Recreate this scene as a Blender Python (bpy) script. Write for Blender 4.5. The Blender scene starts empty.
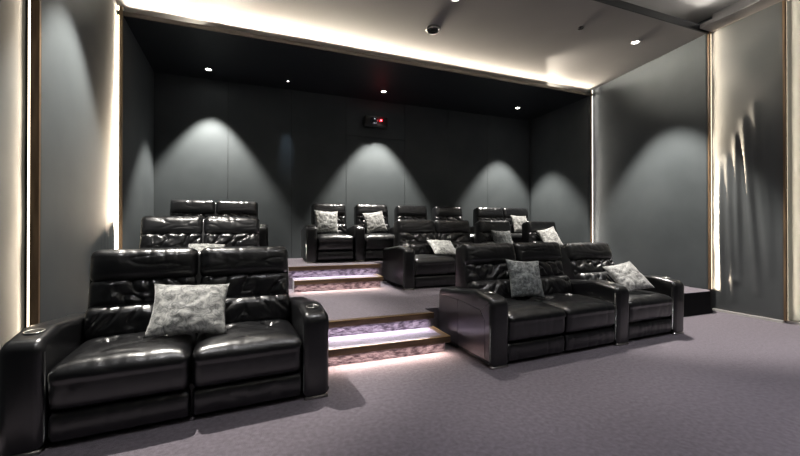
import bpy, bmesh, math, random
from mathutils import Vector, Matrix, noise

random.seed(4)
sc = bpy.context.scene
COL = sc.collection
R = math.radians

# ------------------------------------------------------------------ materials
def mat(name, base, rough=.5, metal=0., spec=.5, emit=None, estr=0., coat=0., sheen=0.):
    m = bpy.data.materials.new(name); m.use_nodes = True
    b = m.node_tree.nodes['Principled BSDF']
    b.inputs['Base Color'].default_value = (*base, 1)
    b.inputs['Roughness'].default_value = rough
    b.inputs['Metallic'].default_value = metal
    b.inputs['Specular IOR Level'].default_value = spec
    b.inputs['Coat Weight'].default_value = coat
    b.inputs['Sheen Weight'].default_value = sheen
    if emit:
        b.inputs['Emission Color'].default_value = (*emit, 1)
        b.inputs['Emission Strength'].default_value = estr
    return m

def noisy(m, c1, c2, scale, detail=4, lo=.35, hi=.65, bump=0., bscale=None, bdist=.01, stretch=(1, 1, 1), rough2=None):
    """two-tone noise colour and a noise bump on a principled material"""
    nt = m.node_tree; N = nt.nodes; L = nt.links
    b = N['Principled BSDF']
    tc = N.new('ShaderNodeTexCoord'); mp = N.new('ShaderNodeMapping')
    mp.inputs['Scale'].default_value = stretch
    L.new(tc.outputs['Object'], mp.inputs['Vector'])
    n = N.new('ShaderNodeTexNoise'); n.inputs['Scale'].default_value = scale; n.inputs['Detail'].default_value = detail
    L.new(mp.outputs['Vector'], n.inputs['Vector'])
    r = N.new('ShaderNodeValToRGB')
    r.color_ramp.elements[0].position = lo; r.color_ramp.elements[0].color = (*c1, 1)
    r.color_ramp.elements[1].position = hi; r.color_ramp.elements[1].color = (*c2, 1)
    L.new(n.outputs['Fac'], r.inputs['Fac']); L.new(r.outputs['Color'], b.inputs['Base Color'])
    if bump:
        n2 = N.new('ShaderNodeTexNoise'); n2.inputs['Scale'].default_value = bscale or scale; n2.inputs['Detail'].default_value = 3
        L.new(mp.outputs['Vector'], n2.inputs['Vector'])
        bp = N.new('ShaderNodeBump'); bp.inputs['Strength'].default_value = bump; bp.inputs['Distance'].default_value = bdist
        L.new(n2.outputs['Fac'], bp.inputs['Height']); L.new(bp.outputs['Normal'], b.inputs['Normal'])
    return m

M = {}
def leather(name, wrinkle):
    m = mat(name, (.006, .0062, .0075), .30, spec=.9, coat=.12)
    nt = m.node_tree; N = nt.nodes; L = nt.links; b = N['Principled BSDF']
    b.inputs['Coat Roughness'].default_value = .28
    tc = N.new('ShaderNodeTexCoord')
    fine = N.new('ShaderNodeTexNoise'); fine.inputs['Scale'].default_value = 70; fine.inputs['Detail'].default_value = 3
    L.new(tc.outputs['Object'], fine.inputs['Vector'])
    bp = N.new('ShaderNodeBump'); bp.inputs['Strength'].default_value = .16; bp.inputs['Distance'].default_value = .004
    L.new(fine.outputs['Fac'], bp.inputs['Height'])
    mp = N.new('ShaderNodeMapping'); mp.inputs['Rotation'].default_value = (0, R(38), 0); mp.inputs['Scale'].default_value = (15, 5, 4.5)
    L.new(tc.outputs['Object'], mp.inputs['Vector'])
    w = N.new('ShaderNodeTexNoise'); w.noise_type = 'RIDGED_MULTIFRACTAL'; w.inputs['Scale'].default_value = 1; w.inputs['Detail'].default_value = 3; w.inputs['Distortion'].default_value = .6
    L.new(mp.outputs['Vector'], w.inputs['Vector'])
    b2 = N.new('ShaderNodeBump'); b2.inputs['Strength'].default_value = wrinkle; b2.inputs['Distance'].default_value = .02
    L.new(w.outputs['Fac'], b2.inputs['Height']); L.new(bp.outputs['Normal'], b2.inputs['Normal']); L.new(b2.outputs['Normal'], b.inputs['Normal'])
    return m
M['leather'] = leather('black_leather', .07)
M['wrinkled'] = leather('wrinkled_black_leather', .55)
M['piping'] = mat('leather_piping', (.03, .03, .033), .3, spec=.6)
M['shell'] = noisy(mat('arm_side_sheen_leather', (.02, .019, .022), .3, spec=1., coat=.5), (.028, .026, .03), (.036, .033, .038), 10, bump=.08, bscale=80, bdist=.003)  # same black leather, lightened and glossed to paint in sheen from the lit steps
M['carpet'] = noisy(mat('carpet', (.2, .17, .2), .95, spec=.1, sheen=.25), (.135, .116, .138), (.235, .207, .242), 34, detail=14, lo=.25, hi=.75,
                    bump=.6, bscale=160, bdist=.01)
M['riser'] = noisy(mat('riser_carpet', (.2, .17, .2), .95, spec=.1), (.045, .034, .045), (.24, .205, .235), 26, detail=6, lo=.35, hi=.62,
                   bump=.8, bscale=50, bdist=.02, stretch=(.6, 1, 1.6))
M['fabric'] = noisy(mat('wall_fabric', (.1, .105, .105), .6, spec=.12, sheen=.0), (.078, .088, .093), (.094, .105, .110), 1.4, detail=6,
                    bump=.05, bscale=240, bdist=.002)
M['satin'] = noisy(mat('stretched_satin_fabric', (.1, .1, .1), .4, spec=.4), (.088, .095, .098), (.106, .113, .116), 1.4, detail=6,
                   bump=.04, bscale=240, bdist=.002)
M['ceil_dark'] = mat('dark_ceiling_paint', (.02, .023, .027), .5, spec=.25)
M['ceil'] = noisy(mat('ceiling_paint', (.3, .29, .28), .7, spec=.2), (.27, .262, .255), (.31, .3, .292), .8, detail=3)
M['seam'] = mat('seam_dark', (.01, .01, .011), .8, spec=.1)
M['wood'] = noisy(mat('brown_wood_edge', (.2, .12, .06), .45), (.14, .085, .045), (.26, .165, .09), 5, detail=6, stretch=(6, 6, .5))
M['darkwood'] = mat('dark_bronze_lip', (.06, .048, .038), .45)
M['nosing'] = noisy(mat('brown_step_nosing', (.12, .07, .035), .4), (.07, .042, .022), (.15, .095, .05), 6, detail=5, stretch=(.5, 6, 6))
M['brass'] = mat('brass_edge', (.55, .38, .16), .35, metal=.8)
M['steel'] = mat('brushed_steel', (.55, .53, .5), .35, metal=1.)
M['white'] = mat('white_trim', (.6, .58, .56), .5)
M['black'] = mat('black_plastic', (.012, .012, .013), .4)
M['lensglass'] = mat('lens_glass', (.03, .03, .04), .08, spec=.8)
WARM = (1., .86, .68)
M['led_warm'] = mat('led_warm', (.8, .8, .8), .5, emit=(1., .82, .6), estr=6)
M['led_soft'] = mat('led_soft', (.8, .8, .8), .5, emit=(1., .82, .6), estr=4)
M['led_neutral'] = mat('led_neutral', (.8, .8, .8), .5, emit=(1., .92, .82), estr=7)
M['led_ceiling'] = mat('led_ceiling', (.8, .8, .8), .5, emit=(1., .87, .7), estr=2)
M['led_tray'] = mat('led_tray', (.8, .8, .8), .5, emit=(1., .95, .88), estr=8)
M['led_step_warm'] = mat('led_step_warm', (.8, .8, .8), .5, emit=(1., .72, .55), estr=5)
M['led_step_cool'] = mat('led_step_cool', (.8, .8, .8), .5, emit=(.9, .82, 1.), estr=6)
M['lamp'] = mat('downlight_lens', (.9, .9, .9), .3, emit=(1., .96, .9), estr=30)
M['red'] = mat('red_indicator', (.5, .02, .02), .3, emit=(1., .03, .04), estr=30)
M['blue_ind'] = mat('white_indicator', (.5, .5, .5), .3, emit=(.7, .9, 1), estr=1.5)

def velvet(name, c1, c2, c3, seed):
    m = mat(name, c2, .5, spec=.35, sheen=.5)
    nt = m.node_tree; N = nt.nodes; L = nt.links; b = N['Principled BSDF']
    tc = N.new('ShaderNodeTexCoord'); mp = N.new('ShaderNodeMapping'); mp.inputs['Location'].default_value = (seed, seed * 2, 0)
    L.new(tc.outputs['Object'], mp.inputs['Vector'])
    n = N.new('ShaderNodeTexNoise'); n.inputs['Scale'].default_value = 17; n.inputs['Detail'].default_value = 9; n.inputs['Distortion'].default_value = 1.2
    n.inputs['Roughness'].default_value = .68
    L.new(mp.outputs['Vector'], n.inputs['Vector'])
    r = N.new('ShaderNodeValToRGB'); e = r.color_ramp.elements
    e[0].position = .38; e[0].color = (*c1, 1); e[1].position = .60; e[1].color = (*c3, 1)
    k = e.new(.48); k.color = (*c2, 1)
    L.new(n.outputs['Fac'], r.inputs['Fac']); L.new(r.outputs['Color'], b.inputs['Base Color'])
    bp = N.new('ShaderNodeBump'); bp.inputs['Strength'].default_value = .55; bp.inputs['Distance'].default_value = .012
    L.new(n.outputs['Fac'], bp.inputs['Height']); L.new(bp.outputs['Normal'], b.inputs['Normal'])
    return m
M['velvet'] = velvet('crushed_velvet_silver', (.09, .095, .092), (.26, .265, .258), (.50, .50, .475), 0)
M['velvet_dark'] = velvet('crushed_velvet_slate', (.08, .092, .096), (.17, .187, .19), (.35, .375, .375), 3)
M['velvet_light'] = velvet('crushed_velvet_pale', (.13, .13, .127), (.28, .28, .27), (.46, .455, .44), 7)

# ------------------------------------------------------------------ object helpers
def link(name, data, parent=None):
    o = bpy.data.objects.new(name, data); COL.objects.link(o)
    if parent is not None: o.parent = parent
    return o

def mesh_from(name, bm, m, smooth=True):
    bmesh.ops.recalc_face_normals(bm, faces=bm.faces[:])
    me = bpy.data.meshes.new(name); bm.to_mesh(me); bm.free()
    me.materials.append(M[m] if isinstance(m, str) else m)
    for p in me.polygons: p.use_smooth = smooth
    return me

def obj(name, bm, m, parent=None, smooth=True):
    return link(name, mesh_from(name, bm, m, smooth), parent)

def empty(name, loc, rz=0):
    o = link(name, None); o.location = loc; o.rotation_euler.z = rz; o.empty_display_size = .1
    return o

def tag(o, label, cat, group=None, kind=None):
    o['label'] = label; o['category'] = cat
    if group: o['group'] = group
    if kind: o['kind'] = kind
    return o

def structure(o, label=None):
    o['kind'] = 'structure'
    if label: o['label'] = label
    return o

def add_box(bm, x0, x1, y0, y1, z0, z1):
    vs = [bm.verts.new((x, y, z)) for x in (x0, x1) for y in (y0, y1) for z in (z0, z1)]
    for f in ((0, 1, 3, 2), (4, 6, 7, 5), (0, 4, 5, 1), (2, 3, 7, 6), (0, 2, 6, 4), (1, 5, 7, 3)):
        bm.faces.new([vs[i] for i in f])
    return vs

def box_bm(*a):
    bm = bmesh.new(); add_box(bm, *a); return bm

def bev(bm, w, seg=2):
    bmesh.ops.bevel(bm, geom=bm.edges[:], offset=w, segments=seg, affect='EDGES', profile=.5)
    return bm

def prism(bm, pts, z0, z1):
    a = [bm.verts.new((x, y, z0)) for x, y in pts]; b = [bm.verts.new((x, y, z1)) for x, y in pts]
    n = len(pts)
    bm.faces.new(a[::-1]); bm.faces.new(b)
    for i in range(n): bm.faces.new((a[i], a[(i + 1) % n], b[(i + 1) % n], b[i]))

def add_tube(bm, pts, r, seg=8, closed=False):
    rings = []
    n = len(pts)
    for i, p in enumerate(pts):
        p = Vector(p)
        a = Vector(pts[i - 1]) if (i > 0 or closed) else p
        b = Vector(pts[(i + 1) % n]) if (i < n - 1 or closed) else p
        t = (b - a).normalized()
        up = Vector((0, 0, 1)) if abs(t.z) < .95 else Vector((1, 0, 0))
        s = t.cross(up).normalized(); u = s.cross(t)
        rings.append([bm.verts.new(p + r * (math.cos(2 * math.pi * k / seg) * s + math.sin(2 * math.pi * k / seg) * u)) for k in range(seg)])
    for i in range(n if closed else n - 1):
        q, w = rings[i], rings[(i + 1) % n]
        for k in range(seg): bm.faces.new((q[k], q[(k + 1) % seg], w[(k + 1) % seg], w[k]))
    if not closed:
        bm.faces.new(rings[0][::-1]); bm.faces.new(rings[-1])

def lathe(bm, prof, seg=24, c=(0, 0, 0)):
    rings = []
    for r, z in prof:
        rings.append([bm.verts.new((c[0] + r * math.cos(2 * math.pi * k / seg), c[1] + r * math.sin(2 * math.pi * k / seg), c[2] + z)) for k in range(seg)])
    for a, b in zip(rings, rings[1:]):
        for k in range(seg): bm.faces.new((a[k], a[(k + 1) % seg], b[(k + 1) % seg], b[k]))
    bm.faces.new(rings[0][::-1]); bm.faces.new(rings[-1])

def axis_pts(h, r, n):
    """coordinates from -h to h, denser in the rounded ends"""
    k = 4
    a = [-h + r * (1 - math.cos(math.pi / 2 * i / k)) for i in range(k)]
    m = [-h + r + (2 * h - 2 * r) * i / n for i in range(n + 1)]
    return a + m + [-t for t in a[::-1]]

def soft_box(hx, hy, hz, r, n, fn=None):
    """rounded box around the origin; fn(p, nrm) -> moved point"""
    bm = bmesh.new(); cache = {}
    H = (hx, hy, hz)
    A = [axis_pts(H[i], r, n[i]) for i in range(3)]
    def V(i, j, k):
        key = (i, j, k)
        if key not in cache:
            p = Vector((A[0][i], A[1][j], A[2][k]))
            q = Vector(max(-H[t] + r, min(H[t] - r, p[t])) for t in range(3))
            d = p - q
            nr = d.normalized() if d.length > 1e-9 else Vector((0, 0, 1))
            v = q + nr * r
            if fn: v = fn(v, nr)
            cache[key] = bm.verts.new(v)
        return cache[key]
    L = [len(a) - 1 for a in A]
    for ax in range(3):
        u, w = [t for t in range(3) if t != ax]
        for side in (0, L[ax]):
            for i in range(L[u]):
                for j in range(L[w]):
                    q = []
                    for di, dj in ((0, 0), (1, 0), (1, 1), (0, 1)):
                        idx = [0, 0, 0]; idx[ax] = side; idx[u] = i + di; idx[w] = j + dj
                        q.append(V(*idx))
                    bm.faces.new(q)
    return bm

def round_poly(corners, seg=6):
    """corners: (a, b, radius) -> closed outline with arcs"""
    out = []; n = len(corners)
    for i in range(n):
        p = Vector(corners[i][:2]); r = corners[i][2]
        a = Vector(corners[i - 1][:2]); b = Vector(corners[(i + 1) % n][:2])
        if r <= 0: out.append(p); continue
        da = (a - p).normalized(); db = (b - p).normalized()
        ang = da.angle(db); t = r / math.tan(ang / 2)
        c = p + (da + db).normalized() * (r / math.sin(ang / 2))
        s = p + da * t; e = p + db * t
        v0 = s - c; v1 = e - c
        th = v0.angle_signed(v1)
        for k in range(seg + 1):
            ca, sa = math.cos(-th * k / seg), math.sin(-th * k / seg)
            out.append(c + Vector((v0.x * ca - v0.y * sa, v0.x * sa + v0.y * ca)))
    return out

def slab(outline, x0, x1, r, seg=4):
    """outline in (y,z), extruded in x with rounded edges"""
    bm = bmesh.new(); n = len(outline)
    area = sum(outline[i].x * outline[(i + 1) % n].y - outline[(i + 1) % n].x * outline[i].y for i in range(n))
    sg = 1 if area > 0 else -1
    nr = []
    for i in range(n):
        t = (outline[(i + 1) % n] - outline[i - 1]).normalized()
        nr.append(Vector((t.y, -t.x)) * sg)
    secs = []
    for k in range(seg + 1):
        a = math.pi / 2 * k / seg
        secs.append((x0 + r * (1 - math.sin(a)), r * (1 - math.cos(a)) * 1.0))
    secs = [(x0 + r * (1 - math.cos(math.pi / 2 * k / seg)), r * (1 - math.sin(math.pi / 2 * k / seg))) for k in range(seg + 1)]
    secs += [(x0 + x1 - x, i) for x, i in secs[::-1]]
    rings = []
    for x, ins in secs:
        rings.append([bm.verts.new((x, outline[i].x - nr[i].x * ins, outline[i].y - nr[i].y * ins)) for i in range(n)])
    for a, b in zip(rings, rings[1:]):
        for i in range(n): bm.faces.new((a[i], a[(i + 1) % n], b[(i + 1) % n], b[i]))
    bm.faces.new(rings[0][::-1]); bm.faces.new(rings[-1])
    return bm

def nz(x, y, z=0.): return noise.noise(Vector((x, y, z)))
def crease(x, y, s, f=1.):
    """sharp creases between puffed folds, 0..1"""
    return (1 - min(1, abs(nz(x * f, y * f, s)) * 2.6)) ** 2.2

# ------------------------------------------------------------------ recliner sofas
ARM_H, DEPTH = .655, 1.02
CACHE = {}
def cached(key, make, m):
    if key not in CACHE: CACHE[key] = mesh_from(key[0], make(), m)
    return CACHE[key]

def seat_mesh(w, s):
    hx, hy, hz = w / 2 - .004, .35, .135
    def fn(p, n):
        x, y, z = p
        u, v = x / hx, y / hy
        d = 0
        if n.z > .2:                                   # crowned top, tufts and small wrinkles
            d += .035 * (1 - u ** 4) * (1 - v ** 4)
            for tx in (-.46, .46):
                r2 = ((u - tx) * hx) ** 2 + ((y - .06)) ** 2
                d -= .05 * math.exp(-r2 / .0022)
                ang = math.atan2(y - .06, (u - tx) * hx)
                d -= .010 * math.exp(-r2 / .012) * (.5 + .5 * math.cos(ang * 5 + s + tx * 3))
            d -= .006 * crease(x * 5 + y * 2, y * 9, s) * (1 - u * u)
            d -= .010 * max(0, abs(u) - .7) / .3
            z += d * n.z
        if n.y < -.2:                                  # bulging front lip
            y += -.028 * (1 - abs(z / hz) ** 2.5) * -n.y
            y += .004 * crease(x * 7, z * 3, s + 3)
            if z > .05: y -= .012
        return Vector((x, y, z))
    bm = soft_box(hx, hy, hz, .05, (44, 40, 12), fn)
    bmesh.ops.translate(bm, verts=bm.verts[:], vec=(0, .375, .335))
    return bm

def footrest_mesh(w, s):
    hx, hy, hz = w / 2 - .008, .05, .088
    def fn(p, n):
        x, y, z = p
        if n.y < -.2:
            y -= .018 * (1 - (z / hz) ** 2)
            y += .007 * crease(x * 11, z * 3 + x, s + 5) * (1 - abs(x / hx) ** 6)
        return Vector((x, y, z))
    bm = soft_box(hx, hy, hz, .03, (44, 3, 12), fn)
    bmesh.ops.translate(bm, verts=bm.verts[:], vec=(0, .085, .112))
    return bm

def back_xf(bm, lean):
    """back-local (x, thickness y, height z) to sofa space: leaning back above the seat"""
    bmesh.ops.transform(bm, matrix=Matrix.Translation((0, .66, .40)) @ Matrix.Rotation(-lean, 4, 'X'), verts=bm.verts[:])
    return bm

def back_seg(w, z0, z1, thick, yoff, puff, wr, s, kind, lean=R(14)):
    hx, hy, hz = w / 2 - .004, thick / 2, (z1 - z0) / 2
    def fn(p, n):
        x, y, z = p
        u, v = x / hx, z / hz
        if n.y < .5:
            k = max(0, -n.y) if kind != 'head' else max(0, -n.y + .25 * max(0, n.z))
            d = puff * (1 - u ** 6) * (1 - abs(v) ** 2.6)
            if kind == 'head':
                d -= .008 * crease(x * 9 + z * 2, z * 2.2, s) * max(0, v + .2) + .004 * crease(x * 4, z * 14, s + 2)
            elif kind == 'mid':
                g = -1 if nz(s, .3) > 0 else 1
                d -= wr * crease(x * 7 + g * z * 6, z * 5 - g * x * 2.2, s) * (1 - u ** 8)
                d += .35 * wr * nz(x * 16, z * 16, s)
            else:
                g = 1 if x < 0 else -1
                d -= wr * crease(x * 10 - g * z * 7, z * 4 + g * x * 2, s + 1) * (.35 + .65 * (1 - abs(v)))
            y -= d * k
        return Vector((x, y, z))
    bm = soft_box(hx, hy, hz, min(.06, hy * .8, hz * .8), (52, 5, 20), fn)
    bmesh.ops.translate(bm, verts=bm.verts[:], vec=(0, yoff, (z0 + z1) / 2))
    return back_xf(bm, lean)

def arm_outline():
    return round_poly([(0, 0.02, .015), (-.012, .56, .0), (.0, .628, .085), (.27, ARM_H + .012, .25), (.72, .615, .2), (DEPTH - .06, .60, .08), (DEPTH - .02, .02, .02)], 7)

def arm_mesh(aw):
    return slab(arm_outline(), -aw / 2, aw / 2, .045, 5)

def arm_piping_mesh(aw, side):
    """seams of the outer arm side: a five-sided line as on the photo's near sofa"""
    bm = bmesh.new(); x = side * (aw / 2 + .0005)
    pts = [(.10, .08), (.10, .42), (.17, .50), (.52, .53), (.86, .52)]
    P = [(x, y, z) for y, z in pts]
    for a, b in zip(P, P[1:]): add_tube(bm, [a, b], .0028, 6)
    add_tube(bm, [(x, .17, .50), (x, .02, .60)], .0028, 6)
    add_tube(bm, [(x, .55, .53), (x, .55, .06)], .0028, 6)
    return bm

def recliner(name, label, cat, group, n, sw, arms, loc, rz=0, aw=.19, seed=0, outer_seam=None, lean=R(14)):
    """seats side by side; arms = (left, right) flags; origin at the front centre of the whole piece"""
    t = empty(name, loc, rz); tag(t, label, cat, group)
    W = n * sw + aw * (arms[0] + arms[1])
    x = -W / 2
    def put(nm, me, px, parent=t):
        o = link(nm, me, parent); o.location.x = px; return o
    def arm(cx, side):
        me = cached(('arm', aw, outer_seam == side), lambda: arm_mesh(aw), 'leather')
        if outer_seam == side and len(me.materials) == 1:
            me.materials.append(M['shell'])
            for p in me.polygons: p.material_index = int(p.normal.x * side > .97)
        a = put('arm', me, cx)
        def cup():
            bm = bmesh.new(); lathe(bm, [(.047, 0), (.05, .006), (.046, .009), (.040, .006), (.037, -.012), (0.001, -.014)], 28)
            bmesh.ops.transform(bm, matrix=Matrix.Translation((0, .16, .6475)) @ Matrix.Rotation(R(3), 4, 'X'), verts=bm.verts[:]); return bm
        link('cup_holder', cached(('cup_holder',), cup, 'steel'), a)
        link('foot_plate', cached(('foot_plate', aw), lambda: box_bm(-aw / 2 + .012, aw / 2 - .012, .004, .06, 0, .019), 'steel'), a)
        if outer_seam == side:
            link('seam', cached(('seam', aw, side), lambda: arm_piping_mesh(aw, side), 'piping'), a)
    if arms[0]: arm(x + aw / 2, -1); x += aw
    x0 = x
    for i in range(n):
        s = seed * 3.7 + i * 1.9; cx = x + sw / 2
        key = round(sw, 3)
        st = put('seat', cached(('seat', key, s), lambda: seat_mesh(sw, s), 'leather'), cx)
        def pip():
            bm = bmesh.new(); h = sw / 2 - .03
            add_tube(bm, [(h * (2 * k / 16 - 1), .004 + .012 * abs(2 * k / 16 - 1) ** 6, .418) for k in range(17)], .0045, 8); return bm
        link('piping', cached(('piping', key), pip, 'piping'), st)
        put('footrest', cached(('footrest', key, s), lambda: footrest_mesh(sw, s), 'leather'), cx)
        put('lumbar_cushion', cached(('lumbar_cushion', key, s, lean), lambda: back_seg(sw, .03, .285, .2, -.03, .035, .026, s, 'lumbar', lean), 'wrinkled'), cx)
        put('back_cushion', cached(('back_cushion', key, s, lean), lambda: back_seg(sw, .250, .49, .16, .012, .022, .034, s, 'mid', lean), 'wrinkled'), cx)
        put('headrest', cached(('headrest', key, s, lean), lambda: back_seg(sw, .452, .708, .19, .01, .024, 0, s, 'head', lean), 'leather'), cx)
        x += sw
    x1 = x
    if arms[1]: arm(x + aw / 2, 1)
    # back shell behind the cushions and the plinth under the seat
    def bp(yl, zl): return (.66 + yl * math.cos(lean) + zl * math.sin(lean), .40 + zl * math.cos(lean) - yl * math.sin(lean))
    ol = round_poly([(.62, .06, .02), (*bp(-.035, .04), .02), (*bp(-.035, .685), .05), (*bp(.10, .685), .05), (max(.93, bp(.10, .5)[0]), .5, .05), (.95, .06, .02)], 4)
    o = link('back_shell', mesh_from('back_shell', slab(ol, x0 + .002, x1 - .002, .02, 3), 'leather'), t)
    link('base', mesh_from('base', box_bm(x0 - .0, x1 + .0, .11, .93, .012, .22), 'black', False), t)
    return t

REC = 'black leather recliners in three tiers'
def place(xl, y, z, n, sw, arms, name, label, cat, rz=0, aw=.19, seed=0, seam=None, right=False, lean=R(14)):
    """xl: outer left (or right) end of the front"""
    W = n * sw + aw * (arms[0] + arms[1])
    d = -W / 2 if right else W / 2
    return recliner(name, label, cat, REC, n, sw, arms, (xl + d * math.cos(rz), y + d * math.sin(rz), z), rz, aw, seed, seam, lean)

P1, P2 = .33, .67
front_left = place(.455, 2.73, 0, 2, .715, (1, 1), 'reclining_sofa', 'large black leather two-seat recliner sofa at front left with a silver cushion in its middle', 'sofa', R(5), seed=1, right=True, lean=R(12))
front_right = place(1.885, 2.73, 0, 2, .725, (1, 1), 'reclining_sofa', 'black leather two-seat recliner sofa on the floor just right of the lit lower steps', 'sofa', R(3), aw=.2, seed=2, seam=-1)
front_chair = place(3.745, 2.84, 0, 1, .80, (0, 1), 'recliner_chair', 'single black leather recliner at the right end of the front row, with a pale cushion', 'armchair', R(3), aw=.2, seed=3, lean=R(21))
mid_left = place(.13, 4.72, P1, 2, .705, (1, 1), 'reclining_sofa', 'black leather two-seat sofa on the first tier, directly behind the large front left sofa', 'sofa', R(2), aw=.17, seed=4, right=True)
mid_right = place(1.965, 5.10, P1, 2, .74, (1, 1), 'reclining_sofa', 'black leather two-seat sofa on the first tier, right beside the upper lit steps', 'sofa', R(2), aw=.19, seed=5)
mid_chair = place(3.84, 5.17, P1, 1, .74, (0, 1), 'recliner_chair', 'middle-tier black recliner with an olive grey cushion, partly hidden by the front sofa', 'armchair', R(2), aw=.19, seed=6)
mid_chair_end = place(4.80, 5.20, P1, 1, .76, (1, 1), 'recliner_chair', 'rightmost black leather recliner of the middle tier, behind the front right single recliner', 'armchair', R(2), aw=.19, seed=7)
back_left = place(.05, 6.38, P2, 2, .70, (1, 1), 'reclining_sofa', 'topmost black leather two-seat sofa at left, its headrests under the left wall spotlight', 'sofa', 0, aw=.17, seed=8, right=True)
back_a = place(.66, 6.38, P2, 1, .66, (1, 0), 'recliner_chair', 'leftmost recliner of the top right row, above the upper steps, silver cushion in it', 'armchair', 0, aw=.19, seed=9)
back_b = place(1.525, 6.38, P2, 1, .69, (1, 0), 'recliner_chair', 'second recliner from the steps in the top row, silver cushion on its seat', 'armchair', 0, aw=.18, seed=10)
back_c = place(2.405, 6.38, P2, 1, .70, (1, 0), 'recliner_chair', 'third, empty recliner of the top right row, its headrest showing above the middle tier', 'armchair', 0, aw=.18, seed=11)
back_d = place(3.295, 6.38, P2, 1, .68, (1, 1), 'recliner_chair', 'fourth recliner of the top row, standing in the dark between two wall spotlight pools', 'armchair', 0, aw=.18, seed=12)
back_pair = place(4.35, 6.38, P2, 2, .72, (1, 1), 'reclining_sofa', 'black two-seat sofa at the right end of the top row with a pale cushion', 'sofa', 0, aw=.18, seed=13)

# ------------------------------------------------------------------ cushions
def pillow_mesh(w, h, th, s):
    bm = bmesh.new(); n = 30; g = {}
    for side in (1, -1):
        for i in range(n + 1):
            for j in range(n + 1):
                u, v = 2 * i / n - 1, 2 * j / n - 1
                edge = i in (0, n) or j in (0, n)
                if edge and side == -1: g[side, i, j] = g[1, i, j]; continue
                px = u * w / 2 * (1 - .07 * (1 - abs(u) ** 2) * 0 - .09 * (1 - v * v) * abs(u) ** 3)
                pz = v * h / 2 * (1 - .09 * (1 - u * u) * abs(v) ** 3)
                t = ((1 - abs(u) ** 2.6) * (1 - abs(v) ** 2.6)) ** .55 * th / 2
                t *= 1 + .12 * nz(u * 2, v * 2, s + side)
                if not edge: t -= .010 * crease(u * 2.2 + v, v * 2.2 - u, s + side * 3) * min(1, t / .03)
                g[side, i, j] = bm.verts.new((px, -side * t + (.006 * nz(u * 5, v * 5, s) if edge else 0), pz))
        for i in range(n):
            for j in range(n):
                q = [g[side, i, j], g[side, i + 1, j], g[side, i + 1, j + 1], g[side, i, j + 1]]
                bm.faces.new(q if side == 1 else q[::-1])
    return bm

from mathutils.bvhtree import BVHTree
def world_tree(o):
    V, F = [], []
    bpy.context.view_layer.update()
    for c in [o] + list(o.children_recursive):
        if c.type != 'MESH': continue
        b = len(V); mw = c.matrix_world
        V += [mw @ v.co for v in c.data.vertices]; F += [tuple(b + k for k in p.vertices) for p in c.data.polygons]
    return BVHTree.FromPolygons(V, F)
TREES = {}

CUSH = 'crushed velvet scatter cushions on the recliners'
def cushion(sofa, x, y, z, w, lean, tilt, yaw, label, m='velvet', h=None, th=.13, seed=0):
    """x, y, z in the sofa's own frame: rough middle of the cushion, which is then let down and pushed back until it touches"""
    o = obj('scatter_cushion', pillow_mesh(w, h or w, th, seed), m)
    T = TREES.setdefault(sofa.name, world_tree(sofa) if sofa.name not in TREES else None)
    base = Matrix.Translation(sofa.location) @ Matrix.Rotation(sofa.rotation_euler.z, 4, 'Z')
    rot = Matrix.Rotation(yaw, 4, 'Z') @ Matrix.Rotation(-lean, 4, 'X') @ Matrix.Rotation(tilt, 4, 'Y')
    def hit(yy, zz):
        mw = base @ Matrix.Translation((x, yy, zz)) @ rot
        return bool(BVHTree.FromPolygons([mw @ v.co for v in o.data.vertices], [tuple(p.vertices) for p in o.data.polygons]).overlap(T))
    yy, zz = y - .16, z + .10
    for _ in range(40):
        if not hit(yy, zz): break
        zz += .01; yy -= .005
    for rnd in range(3):
        for _ in range(60):
            if zz < z - .12 or hit(yy, zz - .006): break
            zz -= .006
        for _ in range(60):
            if yy > y + .14 or hit(yy + .006, zz): break
            yy += .006
    o.matrix_world = base @ Matrix.Translation((x, yy, zz)) @ rot
    return tag(o, label, 'cushion', CUSH)

cushion(front_left, -.03, .46, .62, .50, R(43), R(5), R(4), 'silver crushed velvet cushion leaning in the middle of the large front left sofa', h=.44, seed=1)
cushion(front_right, -.08, .56, .69, .43, R(20), R(4), R(-6), 'slate blue-grey crushed velvet cushion standing on the front right two-seat sofa', 'velvet_dark', seed=2)
cushion(front_chair, -.10, .44, .54, .43, R(46), R(-12), R(-18), 'pale cushion slumped against the back of the single front right recliner', 'velvet_light', seed=3)
cushion(mid_left, .06, .46, .54, .42, R(58), R(3), 0, 'grey cushion on the first-tier left sofa, only its top showing over the front sofa', 'velvet', seed=4)
cushion(mid_right, -.08, .42, .56, .46, R(60), R(6), 0, 'silver cushion lying slumped between the seats of the sofa beside the upper steps', 'velvet', seed=5)
cushion(mid_chair, -.1, .56, .67, .44, R(22), R(2), 0, 'olive grey cushion in the middle-tier recliner behind the front right sofa', 'velvet_dark', seed=6)
cushion(mid_chair_end, .0, .56, .69, .44, R(24), R(-14), R(-8), 'pale cushion on the rightmost recliner of the middle tier', 'velvet_light', seed=7)
cushion(back_a, .0, .56, .68, .46, R(20), R(3), R(5), 'silver cushion on the leftmost top-row recliner above the steps', 'velvet', seed=8)
cushion(back_b, .08, .56, .68, .44, R(22), R(-8), 0, 'silver cushion on the second top-row recliner from the steps, tilted', 'velvet_light', seed=9)
cushion(back_pair, .30, .56, .69, .44, R(22), R(2), 0, 'pale cushion on the right seat of the top-row sofa at right', 'velvet_light', seed=10)

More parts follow.
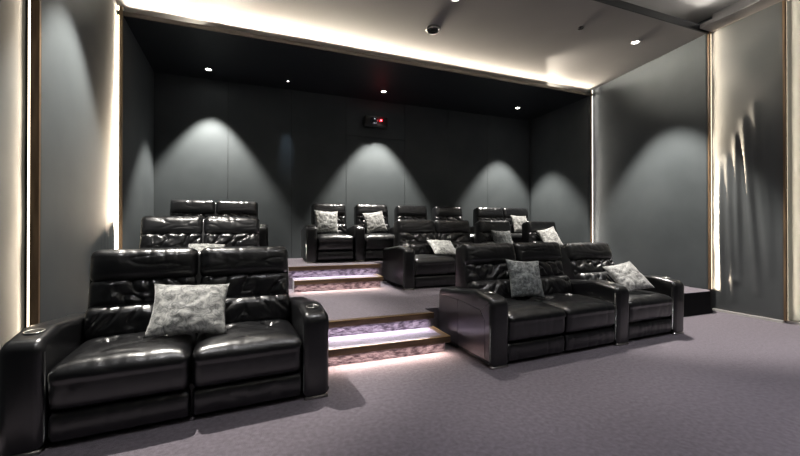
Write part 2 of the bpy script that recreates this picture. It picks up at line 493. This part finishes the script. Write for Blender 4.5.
# ------------------------------------------------------------------ room shell
YR, YB, YS, YF = 7.55, 5.69, 3.58, 2.74     # rear wall, rear bulkhead, ceiling step, front step of right wall
YN = -2.6                                  # wall behind the camera
ZR, ZM, ZT = 4.05, 4.29, 4.62              # rear ceiling, middle ceiling, front tray
XR = 6.37
ZB = 4.17                                  # middle ceiling where it starts behind the bulkhead lip
def zm(y): return ZB + (ZM - ZB) * (YB - y) / (YB - YS)
def xl(y): return -1.745 - .058 * (y - 5.69)

structure(obj('floor', box_bm(-3.2, 6.6, YN - .1, YR + .1, -.1, 0), 'carpet', None, False), 'purple grey carpet floor')

bm = bmesh.new()
prism(bm, [(xl(3.85) - .1, 3.85), (.50, 3.85), (.50, 3.67), (1.74, 3.67), (1.74, 3.85), (6.5, 3.85), (6.5, YR), (xl(YR) - .1, YR)], 0.0, P1)
structure(obj('platform', bm, 'carpet', None, False), 'first carpeted seating tier')
bm = bmesh.new()
prism(bm, [(4.97, 3.47), (6.25, 3.47), (6.33, 3.51), (6.39, 3.57), (6.40, 3.848), (4.97, 3.848)], 0, P1 - .004)
plinth = structure(obj('corner_plinth', bm, 'carpet', None, False), 'low carpeted plinth in the right corner with a black front')
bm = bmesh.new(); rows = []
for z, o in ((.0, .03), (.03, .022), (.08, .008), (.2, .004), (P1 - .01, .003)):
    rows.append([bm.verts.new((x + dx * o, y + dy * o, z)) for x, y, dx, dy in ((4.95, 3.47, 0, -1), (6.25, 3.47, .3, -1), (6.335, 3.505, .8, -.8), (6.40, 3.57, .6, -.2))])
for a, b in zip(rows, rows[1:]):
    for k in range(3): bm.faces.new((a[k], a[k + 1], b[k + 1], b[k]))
obj('front_sheet', bm, 'seam', plinth)  # thin black sheet over the plinth's front face
bm = bmesh.new()
prism(bm, [(xl(6.16) - .1, 6.20), (.34, 6.20), (.34, 5.83), (1.80, 5.83), (1.80, 6.20), (6.45, 6.20), (6.45, YR), (xl(YR) - .1, YR)], P1, P2)
structure(obj('platform', bm, 'carpet', None, False), 'second carpeted seating tier')

def step(x0, x1, yf, yb, z0, z1, led, label):
    """a tread: riser block, wooden nosing that overhangs it, an LED line under the nosing"""
    t = empty('step', ((x0 + x1) / 2, yf, z0)); t['kind'] = 'structure'; t['label'] = label
    cx = (x0 + x1) / 2; hw = (x1 - x0) / 2; d = yb - yf; h = z1 - z0
    b = bmesh.new(); add_box(b, -hw, hw, .062, .075, 0.001, h - .046)
    bmesh.ops.subdivide_edges(b, edges=b.edges[:], cuts=1)
    obj('riser', b, 'riser', t, False)
    if d > .12:
        obj('tread', box_bm(-hw, hw - .03, .075, d, 0.001, h), 'carpet', t, False)
    b = bmesh.new(); add_box(b, -hw, hw + .03, .0101, .075, h - .045, h + .004); add_box(b, -hw, hw + .03, 0, .01, h - .054, h + .004)
    if d > .12: add_box(b, hw - .03, hw + .03, .0751, d, h - .045, h + .004)
    obj('nosing', b, 'nosing', t, False)
    b = bmesh.new(); add_box(b, -hw, hw + .03, -.004, .006, h + .0041, h + .008)
    if d > .12: add_box(b, hw + .02, hw + .032, .0061, d, h + .0041, h + .008)
    obj('edge_strip', b, 'brass', t, False)
    obj('led_strip', box_bm(-hw + .02, hw - .02, .016, .026, h - .049, h - .0455), led, t, False)
    l = bpy.data.lights.new('tread_light', 'AREA'); l.shape = 'RECTANGLE'; l.size = 2 * hw - .04; l.size_y = .012; l.energy = 7.5
    l.color = (1, .74, .62) if 'warm' in led else (.95, .86, 1); l.spread = R(130)
    o = link('tread_light', l, t); o.location = (0, .03, h - .05); o.rotation_euler.x = R(-22)
    return t
step(.50, 1.73, 3.26, 3.67, 0, .165, 'led_step_warm', 'lowest lit step between the front sofas')
step(.50, 1.71, 3.60, 3.675, .165, P1, 'led_step_cool', 'second lit step edging the first tier')
step(.40, 1.72, 5.44, 5.83, P1, .50, 'led_step_warm', 'third lit step rising from the first tier')
step(.34, 1.77, 5.76, 5.835, .50, P2, 'led_step_cool', 'top lit step edging the second tier')

# --- rear wall: fabric panels with fine seams, a flush door in the middle
wr = structure(obj('wall_rear', box_bm(-2.7, 6.6, YR + .03, YR + .13, 0, 4.9), 'seam', None, False), 'dark rear wall of fabric panels')
seams = [xl(YR) - .02, -.66, .50, 1.60, 2.93, 4.02, 5.11, XR + .05]
for i, (a, b) in enumerate(zip(seams, seams[1:])):
    if i == 3:
        obj('fabric_panel', box_bm(a + .003, b - .003, YR, YR + .03, 3.25, ZR + .1), 'fabric', wr, False)
        d = obj('door_1', box_bm(a + .004, b - .004, YR + .001, YR + .03, P2, 3.242), 'fabric', None, False); structure(d, 'flush fabric door in the rear wall below the projector')
    else:
        obj('fabric_panel', box_bm(a + .003, b - .003, YR, YR + .03, 0, ZR + .1), 'fabric', wr, False)

# --- side walls: each zone's panel stands proud of the next one toward the screen, an LED line behind its near edge
def xm(y): return -1.80 + .083 * (5.69 - y)     # middle and front panels of the left wall
def cloth_panel(name, y0, y1, z0, z1, xf, back, m, parent, n=60, k=60):
    """a stretched fabric sheet at x = xf(y, z) with a thin returned back"""
    bm = bmesh.new(); g = {}
    for i in range(n + 1):
        for j in range(k + 1):
            y = y0 + (y1 - y0) * i / n; z = z0 + (z1 - z0) * j / k
            e = min(1, min(i, n - i) / 4)
            g[i, j] = bm.verts.new((xf(y, z, e), y, z))
    for i in range(n):
        for j in range(k): bm.faces.new((g[i, j], g[i + 1, j], g[i + 1, j + 1], g[i, j + 1]))
    ret = bmesh.ops.extrude_face_region(bm, geom=bm.faces[:])
    bmesh.ops.translate(bm, verts=[v for v in ret['geom'] if isinstance(v, bmesh.types.BMVert)], vec=(back, 0, 0))
    return obj(name, bm, m, parent)

b = bmesh.new(); prism(b, [(xl(YN) - .42, YN), (xl(YN) - .32, YN), (xl(YR) - .2, YR + .1), (xl(YR) - .3, YR + .1)], 0, 4.9)
wl = structure(obj('wall_left', b, 'fabric', None, False), 'left wall of stretched grey fabric panels with lit gaps')
def fold_left(y, z):
    d = 0
    for y0, sl, amp, top in ((5.50, .02, .012, 1.45), (5.40, .01, .012, 1.35), (5.30, .015, .010, 1.3), (5.18, .02, .010, 1.35), (5.06, .02, .008, 1.25)):
        d += amp * math.exp(-((y - y0 - sl * z) / .016) ** 2) * max(0, min(1, (top - z) / .3))
    return d
cloth_panel('fabric_panel', YB, YR, 0, 4.25, lambda y, z, e: xl(y), -.02, 'fabric', wl)
cloth_panel('fabric_panel', YS, YB, 0, 4.34, lambda y, z, e: xm(y) + fold_left(y, z), -.02, 'fabric', wl, 90, 60)
cloth_panel('fabric_panel', YN, YS, 0, 4.55, lambda y, z, e: xm(y) - .09 + .004 * nz(y * 3, z * 2, 1), -.02, 'fabric', wl)
def left_edge(y, x, led, zt, bw):
    obj('edge_board', box_bm(x - bw, x + .004, y - .022, y - .001, 0, zt), 'wood', wl, False)
    obj('led_strip', box_bm(x - bw - .016, x - bw - .004, y - .016, y - .004, .02, zt), led, wl, False)
left_edge(YB, xl(YB), 'led_warm', ZB - .01, .035)
left_edge(YS, xm(YS), 'led_soft', ZM - .0, .05)

wrt = structure(obj('wall_right', box_bm(6.62, 6.72, YN, YR + .1, 0, 4.9), 'fabric', None, False), 'right wall of dark fabric panels with lit gaps')
cloth_panel('fabric_panel', YB, YR, 0, 4.25, lambda y, z, e: XR, .02, 'fabric', wrt, 20, 20)
cloth_panel('fabric_panel', YS, YB, 0, 4.36, lambda y, z, e: XR + .05 - e * .006 * nz(y * 1.5, z * 1.2, 2), .02, 'fabric', wrt)
def right_folds(y, z):
    """pulled satin: a fan of soft ridges spreading down from high on the panel"""
    d = 0
    for ya, yb, zt, zb, amp, wd in ((3.45, 3.44, 2.3, .40, .030, .045), (3.36, 3.30, 2.4, .45, .036, .05), (3.26, 3.22, 2.7, .7, .030, .04),
                                    (3.17, 3.02, 2.9, .6, .040, .05), (3.05, 2.90, 3.1, .8, .022, .045), (2.93, 2.86, 2.8, .9, .016, .045)):
        if zb - .3 < z < zt:
            t = (zt - z) / (zt - zb)
            c = ya + (yb - ya) * min(1.2, t)
            env = math.sin(math.pi * min(1, max(0, (zt - z) / (zt - zb + .3)))) ** .8
            d += amp * env * math.exp(-((y - c) / wd) ** 2)
    d += .012 * math.exp(-((y - 3.28 - .1 * (z - .55)) / .05) ** 2 - ((z - .5) / .05) ** 2)
    return d + .004 * nz(y * 3, z * 2.5, 4)
cloth_panel('fabric_panel', YF, YS, .036, 4.4, lambda y, z, e: XR + .115 - e * right_folds(y, z), .02, 'satin', wrt, 100, 150)
cloth_panel('fabric_panel', YN, YF, .036, 4.55, lambda y, z, e: XR + .19, .02, 'fabric', wrt, 30, 30)
def right_edge(y, x, led, z0, zt, w):
    obj('edge_board', box_bm(x - .004, x + w, y - .022, y - .001, z0, zt), 'wood', wrt, False)
    obj('led_strip', box_bm(x + w + .004, x + w + .016, y - .016, y - .004, z0, zt), led, wrt, False)
right_edge(YB, XR, 'led_neutral', P1, ZB - .01, .024)
right_edge(YS, XR + .05, 'led_warm', P1, ZM + .03, .042)
right_edge(YF, XR + .115, 'led_warm', .036, 4.4, .045)
b = bmesh.new(); add_box(b, XR + .09, XR + .13, YF, YS - .03, 0, .035); add_box(b, XR + .165, XR + .2, YN, YF, 0, .035)
structure(obj('baseboard_right', b, 'white', None, False), 'thin pale skirting along the right wall')
structure(obj('wall_front', box_bm(-3.2, 6.8, YN - .12, YN, 0, 4.9), 'fabric', None, False))

# --- ceilings: low dark rear ceiling, middle ceiling tilting up, raised front tray; LED lines hidden behind the lips
def yz_prism(x0, x1, pts):
    bm = bmesh.new()
    a = [bm.verts.new((x0, y, z)) for y, z in pts]; c = [bm.verts.new((x1, y, z)) for y, z in pts]; n = len(pts)
    bm.faces.new(a[::-1]); bm.faces.new(c)
    for i in range(n): bm.faces.new((a[i], a[(i + 1) % n], c[(i + 1) % n], c[i]))
    return bm
LX, RX = -2.4, 6.6
structure(obj('ceiling_rear', box_bm(LX, RX, YB, YR + .1, ZR, ZR + .04), 'ceil_dark', None, False), 'low dark ceiling over the rear tiers')
cm = structure(obj('ceiling', yz_prism(LX, RX, [(YS, ZM), (YB + .45, zm(YB + .45)), (YB + .45, zm(YB + .45) + .06), (YS, ZM + .06)]), 'ceil', None, False), 'middle ceiling washed by a hidden LED line')
structure(obj('trim_1', box_bm(-1.85, XR + .06, YB - .02, YB - .001, ZR - .012, ZR + .046), 'darkwood', None, False), 'wooden lip of the rear bulkhead')
structure(obj('trim_2', box_bm(LX, RX, YB + .35, YB + .40, ZR + .041, ZB - .03), 'ceil', None, False))
obj('led_strip', box_bm(-1.75, XR, YB + .05, YB + .06, ZR + .042, ZR + .054), 'led_ceiling', cm, False)
ct = structure(obj('ceiling_front', box_bm(-3.2, 6.8, YN, YS + .4, ZT, ZT + .06), 'ceil', None, False), 'raised ceiling tray over the front')
structure(obj('trim_3', box_bm(-1.9, RX, YS - .02, YS - .001, ZM - .012, ZM + .085), 'ceil_dark', None, False), 'dark lip of the middle ceiling')
structure(obj('trim_4', box_bm(LX, RX, YS + .35, YS + .4, ZM + .061, ZT - .001), 'ceil', None, False))
obj('led_strip', box_bm(-1.7, 6.2, YS + .08, YS + .092, ZM + .10, ZM + .112), 'led_tray', ct, False)
structure(obj('trim_5', box_bm(6.20, RX, YN, YS - .021, ZM + .02, ZM + .08), 'ceil', None, False), 'soffit along the right wall')
structure(obj('trim_6', box_bm(6.54, 6.58, YN, YS, ZM + .081, ZT - .001), 'ceil', None, False))
obj('led_strip', box_bm(6.30, 6.312, YN + .1, YS - .05, ZM + .09, ZM + .102), 'led_tray', ct, False)

def cove(parent, loc, rot, length, energy, color, spread):
    """lensed wall-washer strip lying in a cove"""
    l = bpy.data.lights.new('cove_light', 'AREA'); l.shape = 'RECTANGLE'; l.size = length; l.size_y = .03
    l.energy = energy; l.color = color; l.spread = R(spread)
    o = link('cove_light', l, parent); o.location = loc; o.rotation_euler = rot
    return o
cove(cm, (2.3, YB + .06, ZR + .085), (R(-95), 0, 0), 8.0, 92, (1, .87, .7), 38)
cove(cm, (5.2, YB + .06, ZR + .085), (R(-87), 0, R(40)), 2.0, 22, (1, .9, .76), 56)
cove(cm, (-.7, YB + .06, ZR + .085), (R(-87), 0, R(-40)), 2.0, 14, (1, .9, .76), 56)
cove(ct, (2.2, YS + .06, ZM + .11), (R(-112), 0, 0), 8.0, 27, (1, .94, .86), 100)
cove(ct, (6.33, .5, ZM + .11), (R(90 + 20), 0, R(90)), 6.0, 20, (1, .94, .86), 100)
def wash(parent, x, y, z0, z1, yaw, energy, color=(1, .82, .61), spread=34):
    """lensed strip standing behind a panel edge, grazing the next panel; yaw turns it from straight toward the screen"""
    l = bpy.data.lights.new('edge_light', 'AREA'); l.shape = 'RECTANGLE'; l.size = .02; l.size_y = z1 - z0
    l.energy = energy; l.color = color; l.spread = R(spread)
    o = link('edge_light', l, parent); o.location = (x, y, (z0 + z1) / 2)
    o.rotation_euler = (R(-90), 0, R(yaw))
    return o
wash(wl, xl(YB) - .043, YB - .02, .3, ZB - .02, -2.5, 22)
wash(wl, xm(YS) - .062, YS - .02, .1, ZM - .02, -5, 4, spread=70)
wash(wrt, XR + .03, YB - .02, P1, ZB - .02, 3, 6, (1, .92, .82))
wash(wrt, XR + .10, YS - .02, P1, ZM + .02, 4, 24)
wash(wrt, XR + .17, YF - .02, .05, 4.4, 4, 8)

# ------------------------------------------------------------------ lamps
def downlight(x, y, z, label, energy, half=34.5, color=(1., .95, .87), r=.045, lit=True, blend=.42, tilt=0, soft=.03):
    t = empty('ceiling_downlight', (x, y, z)); tag(t, label, 'ceiling light', 'recessed ceiling downlights')
    b = bmesh.new(); lathe(b, [(r * 1.0, -.001), (r * 1.02, -.010), (r * 1.35, -.012), (r * 1.42, -.001)], 28)
    obj('trim_ring', b, 'white' if lit else 'black', t)
    b = bmesh.new(); lathe(b, [(.001, -.004), (r * .98, -.004), (r * .98, -.002), (.001, -.002)], 28)
    obj('lens', b, 'lamp' if lit else 'black', t)
    if energy:
        l = bpy.data.lights.new('downlight_beam', 'SPOT'); l.energy = energy; l.color = color
        l.spot_size = R(2 * half); l.spot_blend = blend; l.shadow_soft_size = soft
        o = link('beam', l, t); o.location = (0, 0, -.016); o.rotation_euler.x = tilt
    return t
E_R = 900
downlight(-.93, 7.08, ZR, 'leftmost rear ceiling downlight, above the top left sofa', E_R * 1.05)
downlight(2.25, 6.98, ZR, 'middle rear ceiling downlight in front of the projector', E_R * 1.1)
downlight(5.44, 6.84, ZR, 'right rear ceiling downlight near the corner', E_R)
downlight(.40, 7.12, ZR, 'tiny ceiling spot between the left and middle rear downlights', 40, half=8, r=.018, blend=1, color=(.6, .8, 1), tilt=R(19.6))
downlight(4.42, 7.11, ZR, 'tiny ceiling spot left of the right rear downlight', 0, r=.018, lit=False)
E_M = 760
downlight(5.57, 4.11, zm(4.11), 'lit downlight near the right end of the middle ceiling', E_M * 1.5)
downlight(2.32, 4.14, zm(4.14), 'lit downlight at the top edge of the picture, above the front right sofa', E_M * .4)
downlight(-1.0, 4.14, zm(4.14), 'lit downlight of the middle ceiling above the left sofas', E_M * 1.3)
downlight(4.41, 4.11, zm(4.11), 'small black spot in the middle ceiling', 0, r=.03, lit=False)

t = empty('ceiling_speaker', (2.33, 4.85, zm(4.85))); tag(t, 'round black recessed fitting with a bright rim in the middle ceiling', 'ceiling fitting')
t.rotation_euler.x = -math.atan((ZM - ZB) / (YB - YS))
b = bmesh.new(); lathe(b, [(.085, -.001), (.087, -.018), (.098, -.02), (.104, -.001)], 36); obj('rim', b, 'white', t)
b = bmesh.new(); lathe(b, [(.001, -.006), (.084, -.014), (.084, -.003), (.001, -.003)], 36); obj('cone', b, 'black', t)

E_F = 118
# added fill lights for carpet and sofas, unseen above and behind the camera
for i, (x, y, k) in enumerate(((-.6, 1.6, 1.), (1.2, 1.6, .9), (3.1, 1.5, 1.2), (5.2, 1.6, 1.6), (.3, -.6, .9), (2.4, -.3, 1.7), (4.6, -.2, 2.4))):
    downlight(x, y, ZT, ['first', 'second', 'third', 'fourth', 'fifth', 'sixth', 'seventh'][i] + ' added fill downlight in the front ceiling tray, outside the picture', E_F * k, half=36, blend=.5, r=.12, soft=.12, color=(.97, .96, 1))

# ------------------------------------------------------------------ projector on the rear wall
PZ = 3.43
t = empty('projector', (2.21, 7.44, PZ)); tag(t, 'black projector with a red light high on the rear wall above the flush door', 'projector')
b = box_bm(-.26, .26, -.09, .10, 0, .23); bev(b, .03, 3); obj('body', b, 'black', t)
b = bmesh.new(); lathe(b, [(.075, 0), (.08, .04), (.06, .045), (.055, .02), (.001, .018)], 28)
bmesh.ops.transform(b, matrix=Matrix.Translation((-.06, -.08, .115)) @ Matrix.Rotation(R(90), 4, 'X'), verts=b.verts[:]); obj('projector_lens', b, 'lensglass', t)
b = bmesh.new(); bmesh.ops.create_icosphere(b, subdivisions=2, radius=.018, matrix=Matrix.Translation((.10, -.095, .14))); obj('red_indicator', b, 'red', t)
b = bmesh.new(); bmesh.ops.create_icosphere(b, subdivisions=2, radius=.008, matrix=Matrix.Translation((-.05, -.13, .15))); obj('white_indicator', b, 'blue_ind', t)
obj('wall_mount', box_bm(-.1, .1, .1, .109, .05, .18), 'black', t, False)
l = bpy.data.lights.new('indicator_glow', 'POINT'); l.energy = .5; l.color = (1, .02, .04); l.shadow_soft_size = .01
o = link('indicator_glow', l, t); o.location = (.10, -.13, .17)

# ------------------------------------------------------------------ world, camera, view
w = bpy.data.worlds.new('dark'); sc.world = w; w.use_nodes = True
w.node_tree.nodes['Background'].inputs['Color'].default_value = (0, 0, 0, 1)

cd = bpy.data.cameras.new('camera'); cd.sensor_width = 36; cd.lens = 36 * 362 / 800; cd.clip_start = .02
cam = link('camera', cd); cam.location = (0, 0, 1.25)
cam.rotation_euler = (R(90 + .24), 0, -R(20.45))
sc.camera = cam
sc.view_settings.view_transform = 'Standard'; sc.view_settings.look = 'None'
sc.view_settings.exposure = 0; sc.view_settings.gamma = 1
sc.cycles.use_denoising = True
sc.cycles.max_bounces = 8; sc.cycles.diffuse_bounces = 1; sc.cycles.glossy_bounces = 4
sc.cycles.sample_clamp_indirect = 6
